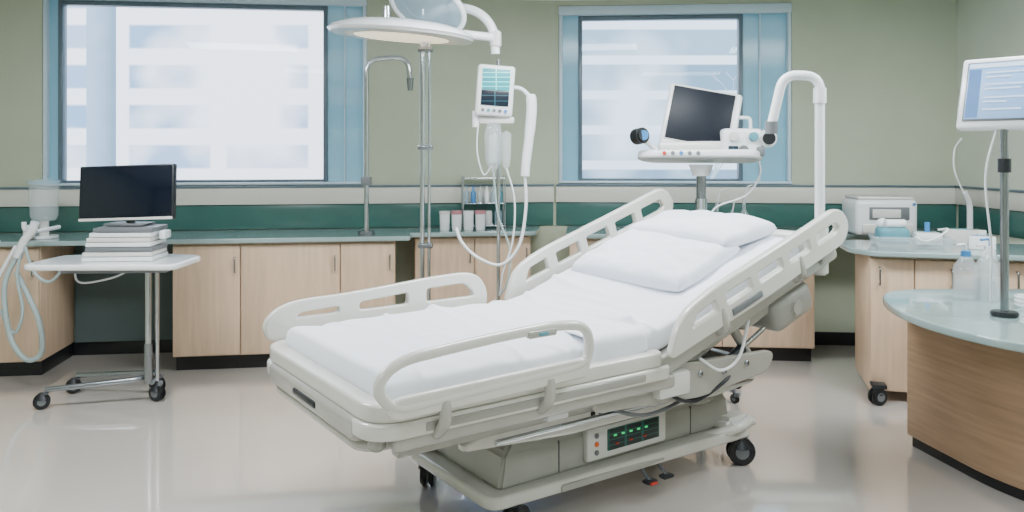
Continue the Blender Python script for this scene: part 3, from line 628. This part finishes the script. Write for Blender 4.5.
box('shell',-0.295,0.295,-0.012,0.03,-0.165,0.165,'dgrey',cm,bev=0.008,mtx=mm)
box('display',-0.285,0.285,-0.016,-0.010,-0.145,0.157,'screen',cm,bev=0.001,mtx=mm)
box('chin',-0.29,0.29,-0.018,-0.008,-0.165,-0.149,'offw',cm,bev=0.003,mtx=mm)
cyl('neck',(0,0.04,0.0),(0,0.05,0.18),0.025,'grey',cm); box('foot',-0.12,0.12,-0.05,0.11,0.0,0.014,'grey',cm)

su=group('suction_canister_unit',(-3.17,5.42,0.903))
lathe('canister',[(0.0,0.12),(0.07,0.12),(0.085,0.15),(0.09,0.34),(0.095,0.36),(0.0,0.37)],'clear',su)
lathe('canister_lid',[(0.0,0.365),(0.10,0.365),(0.10,0.39),(0.04,0.40),(0.0,0.41)],'clearb',su)
cyl('stem',(0,0,0.02),(0,0,0.12),0.03,'offw',su); cyl('foot_plate',(0,0,0.0),(0,0,0.02),0.09,'white',su,bev=0.004)
cyl('filter',(-0.03,-0.12,0.02),(-0.03,-0.12,0.10),0.035,'white',su)
bh=group('breathing_hose_set',(-3.0,5.0,0))
tube('stand_post',[(-0.05,0.0,1.05),(-0.05,0.0,1.0),(-0.03,0.10,0.98),(-0.06,0.4,0.98)],0.014,'white',bh,round_=0.03)
tube('grip',catm([(0.02,0.0,1.05),(0.0,0.0,0.99),(-0.05,0.0,0.93),(-0.09,0.0,0.83)],5),0.026,'white',bh)
tube('hose_a',catm([(-0.09,0,0.85),(-0.16,-0.02,0.65),(-0.12,-0.03,0.35),(-0.02,-0.03,0.20),(0.07,-0.02,0.24),(0.06,-0.02,0.42),(-0.02,0,0.58),(-0.1,0,0.74)]),0.016,'hose',bh)
tube('hose_b',catm([(-0.06,0,0.95),(0.02,-0.02,0.75),(0.12,-0.03,0.68),(0.2,-0.03,0.75),(0.22,0.0,0.83)]),0.010,'hose',bh)
tube('hose_c',catm([(-0.10,0,0.9),(-0.2,-0.02,0.7),(-0.26,-0.03,0.55),(-0.3,-0.02,0.7),(-0.24,0.05,0.93)]),0.012,'white',bh)
tube('hose_d',catm([(-0.05,0,0.93),(-0.08,-0.02,0.72),(-0.04,-0.03,0.5),(-0.1,-0.02,0.36),(-0.2,0.0,0.5)]),0.010,'hose',bh)

for i in range(4):
    g=group('specimen_cup',(-0.50+i*0.088,5.94+i*0.011,0.903))
    lathe('body',[(0.0,0.0),(0.032,0.0),(0.036,0.01),(0.038,0.12),(0.0,0.12)],'white',g)
    lathe('lid',[(0.0,0.12),(0.041,0.12),(0.041,0.145),(0.0,0.148)],('offw','pink','white','pink')[i],g)
wr=group('wire_supply_rack',(-0.22,6.15,0.903),AR)
for x in (-0.16,0.16):
    for y in (-0.07,0.06): cyl('post_%d_%d'%(x*100,y*100),(x,y,0),(x,y,0.40),0.005,'chrome',wr)
for z in (0.02,0.19,0.38):
    tube('shelf_frame_%d'%int(z*100),[(-0.16,-0.07,z),(0.16,-0.07,z),(0.16,0.06,z),(-0.16,0.06,z)],0.004,'chrome',wr,cyc=True)
    box('shelf_%d'%int(z*100),-0.16,0.16,-0.07,0.06,z-0.004,z,'clearb',wr,bev=0)
for i in range(6):
    lathe('bottle_%d'%i,[(0,0.19),(0.018,0.19),(0.02,0.27),(0.008,0.29),(0.008,0.32),(0,0.32)],('clearb','blue','clear','white','clearb','tealp')[i],wr,loc=(-0.13+0.052*i,-0.01,0))
for i in range(4):
    lathe('jar_%d'%i,[(0,0.022),(0.028,0.022),(0.03,0.11),(0.025,0.13),(0,0.13)],('white','clear','offw','clearb')[i],wr,loc=(-0.11+0.075*i,0.0,0))

for i,(x,y,h) in enumerate(((1.50,5.85,0.22),(1.60,5.82,0.16),(1.70,5.86,0.25))):
    g=group('lab_flask',(x,y,0.903))
    lathe('body',[(0,0),(0.045,0),(0.05,0.02),(0.035,h*0.5),(0.012,h*0.65),(0.012,h),(0,h)],'clear',g)
    tube('stem_tube',[(0,0,h*0.8),(0.02,0,h+0.08),(0.06,0,h+0.09)],0.005,'white',g,round_=0.02)
pr=group('desktop_printer',(2.62,5.72,0.903),BR)  # white printer-like device on the counter
box('body',-0.21,0.21,-0.16,0.16,0.0,0.25,'white',pr,bev=0.03,seg=3)
box('lid',-0.19,0.19,-0.14,0.15,0.25,0.27,'offw',pr,bev=0.008)
box('front_recess',-0.12,0.15,-0.168,-0.155,0.11,0.20,'grey',pr,bev=0.006)
box('front_window',-0.10,0.09,-0.172,-0.164,0.125,0.185,'offw',pr,bev=0.004)
box('drawer',-0.17,0.17,-0.175,-0.15,0.02,0.08,'offw',pr,bev=0.008)
cyl('key',(0.18,-0.17,0.22),(0.18,-0.158,0.22),0.01,'blue',pr)
tr=group('instrument_tray',(2.47,4.97,0.903),RZ)
def tray(g,w,d,h,mat):
    bm=bmesh.new(); s=[(-w/2,-d/2),(w/2,-d/2),(w/2,d/2),(-w/2,d/2)]
    b=[bm.verts.new((x*0.9,y*0.9,0.003)) for x,y in s]; t=[bm.verts.new((x,y,h)) for x,y in s]
    bm.faces.new(b[::-1])
    for i in range(4): bm.faces.new((b[i],b[(i+1)%4],t[(i+1)%4],t[i]))
    me=bpy.data.meshes.new('basin'); bm.to_mesh(me); bm.free(); o=finish('basin',me,mat,g)
    m=o.modifiers.new('s','SOLIDIFY'); m.thickness=0.006; m.offset=1
    tube('rim',[(p.x,p.y,h) for p in rp([(q[0],q[1],0) for q in s],0.03,4)],0.006,mat,g,cyc=True)
tray(tr,0.44,0.26,0.06,'clear')
box('folded_cloth',-0.19,-0.01,-0.08,0.08,0.015,0.115,'tealp',tr,bev=0.025,seg=3); box('gauze_pack',0.02,0.17,-0.08,0.06,0.015,0.09,'white',tr,bev=0.01)
cyl('roll',(-0.15,-0.04,0.14),(-0.03,-0.02,0.14),0.028,'white',tr,bev=0.006)
sphere('cotton_ball_a',(-0.15,0.03,0.135),0.035,'white',tr); cyl('vial',(0.1,0,0.09),(0.1,0,0.15),0.015,'blue',tr)
sphere('cotton_ball_b',(-0.04,0.05,0.13),0.028,'tealp',tr)
tube('tray_tubing',catm([(0.0,-0.12,0.07),(0.06,-0.15,0.05),(0.14,-0.13,0.08),(0.19,-0.1,0.12),(0.15,-0.05,0.11)]),0.006,'white',tr)
gb=group('glove_box',(2.83,4.82,0.903),RZ-0.2); box('carton',-0.07,0.07,-0.05,0.05,0,0.08,'white',gb,bev=0.004); box('slot',-0.04,0.04,-0.02,0.02,0.079,0.083,'blue',gb,bev=0.001); box('tissue',-0.025,0.025,-0.008,0.008,0.08,0.115,'offw',gb,bev=0.006)
gb2=group('tissue_box',(2.88,5.12,0.903),-0.3); box('carton',-0.11,0.11,-0.06,0.06,0,0.09,'offw',gb2,bev=0.006); box('slot',-0.05,0.05,-0.02,0.02,0.089,0.093,'tealp',gb2,bev=0.001)
wh=group('wall_hand_set',(3.24,5.66,0.903))
tube('stand',[(0,0,0.0),(0,0,0.22),(-0.05,-0.02,0.30)],0.02,'white',wh,round_=0.06); cyl('foot',(0,0,0),(0,0,0.02),0.06,'white',wh,bev=0.004)
tube('hose',catm([(-0.05,-0.02,0.28),(-0.13,-0.04,0.45),(-0.12,-0.02,0.60),(-0.06,0,0.68)]),0.006,'white',wh)

dmn=group('desk_monitor_stand',(2.13,3.46,0.783))
cyl('pole',(0,0,0),(0,0,0.90),0.017,'steel',dmn); cyl('pole_base',(0,0,0.0),(0,0,0.02),0.055,'dgrey',dmn,bev=0.004)
cyl('collar',(0,0,0.62),(0,0,0.68),0.026,'dgrey',dmn)
md=Matrix.Translation((0.055,-0.02,0.965))@Matrix.Rotation(math.radians(-50),4,'Z')@Matrix.Rotation(math.radians(-16),4,'X')
box('shell',-0.24,0.24,-0.02,0.035,-0.165,0.165,'white',dmn,bev=0.016,seg=3,mtx=md)
box('bezel',-0.212,0.212,-0.026,-0.018,-0.132,0.142,'grey',dmn,bev=0.003,mtx=md)
box('display',-0.204,0.204,-0.030,-0.024,-0.124,0.134,'uibg',dmn,bev=0.001,mtx=md)
box('ui_header',-0.20,0.20,-0.032,-0.029,0.112,0.130,'uihi',dmn,bev=0,mtx=md)
box('ui_sidebar',-0.20,-0.15,-0.032,-0.029,-0.118,0.106,'uidk',dmn,bev=0,mtx=md)
for i,(w_,z_) in enumerate(((0.16,0.085),(0.10,0.065),(0.20,0.03),(0.14,0.01),(0.18,-0.03),(0.09,-0.05),(0.15,-0.085))):
    box('ui_line_%d'%i,-0.13,-0.13+w_,-0.032,-0.029,z_,z_+0.006,'uihi',dmn,bev=0,mtx=md)
tube('cable',catm([(-0.02,0.02,0.82),(-0.07,0.02,0.6),(-0.04,0.03,0.3),(-0.03,0.05,0.05)]),0.005,'white',dmn)
for i,(x,y,h,r) in enumerate(((2.19,3.86,0.25,0.055),(2.27,3.80,0.28,0.045),(2.32,3.92,0.24,0.05))):
    g=group('soap_dispenser_bottle',(x,y,0.783))
    lathe('body',[(0,0),(r,0),(r*1.05,0.01),(r,h*0.62),(r*0.5,h*0.78),(r*0.35,h*0.82),(0,h*0.82)],'clear',g)
    lathe('liquid',[(0,0.005),(r*0.9,0.005),(r*0.9,h*0.4),(0,h*0.4)],'clear',g)
    lathe('cap',[(0,h*0.82),(r*0.42,h*0.82),(r*0.4,h*0.92),(0,h*0.94)],('blue','white','white')[i],g)
    tube('nozzle',[(0,0,h*0.92),(0,0,h*1.05),(-0.05,-0.01,h*1.04)],0.006,('white','blue','offw')[i],g,round_=0.015)
cb=group('cable_bundle_reel',(2.36,3.62,0.783))
tube('coil',[(0.07*math.cos(t*0.4),0.07*math.sin(t*0.4),0.008+0.0011*t) for t in range(48)],0.007,'white',cb)

# ---------------------------------------------------------------- outside
box('office_building',-26,-1.5,18,26,-9,16,'fac1',None,bev=0)
box('glass_building',0,30,24,32,-9,16,'fac2',None,bev=0)
M['street']=pm('street_paving',rgb(150,152,155),0.9,var=0.1,scale=0.5)
box('street_ground',-60,60,8,80,-9.2,-9.0,'street',None,bev=0)
M['conc']=pm('concrete',rgb(150,168,188),0.7,var=0.05)
cyl('concrete_column',(-4.62,9.0,-9),(-4.62,9.0,8),0.15,'conc')
tv=[]
def branch(p,d,l,r,dep):
    q=p+d*l; tv.append((p,q,r,r*0.68))
    if dep==0: return
    for i in range(3 if dep>4 else 2):
        nd=(d+Vector((random.uniform(-.9,.9),random.uniform(-.4,.4),random.uniform(-.35,.4)))).normalized()
        branch(q,nd,l*random.uniform(.6,.8),r*0.58,dep-1)
branch(Vector((4.0,16,-9.0)),Vector((0.02,0,1)),7.6,0.12,0)
branch(Vector((4.0,16,-1.5)),Vector((0.1,0,1)).normalized(),1.5,0.06,6)
bm=bmesh.new()
for p,q,r1,r2 in tv:
    r=bmesh.ops.create_cone(bm,cap_ends=False,segments=5,radius1=max(r1,0.007),radius2=max(r2,0.006),depth=(q-p).length)
    bmesh.ops.transform(bm,matrix=Matrix.Translation((p+q)/2)@(q-p).to_track_quat('Z','Y').to_matrix().to_4x4(),verts=r['verts'])
me=bpy.data.meshes.new('bare_tree'); bm.to_mesh(me); bm.free()
M['bark']=pm('tree_bark',rgb(180,192,200),0.8,var=0.1); finish('bare_tree',me,'bark')

w=bpy.data.worlds.new('sky'); S.world=w; w.use_nodes=True
bg=w.node_tree.nodes['Background']; bg.inputs[0].default_value=(0.78,0.89,1.0,1); bg.inputs[1].default_value=3.6
sn=bpy.data.lights.new('sun','SUN'); sn.energy=4.0; sn.angle=0.05; sn.color=(1,0.94,0.9)
so=bpy.data.objects.new('sun',sn); COL.objects.link(so); so.rotation_euler=(math.radians(48),0,math.radians(-12))

cam=bpy.data.cameras.new('camera'); co=bpy.data.objects.new('camera',cam); COL.objects.link(co)
co.location=(0,0,1.5); co.rotation_euler=(math.pi/2,0,0); cam.sensor_width=36; cam.lens=28.125; cam.shift_y=-106/1024
cam.clip_end=200; S.camera=co
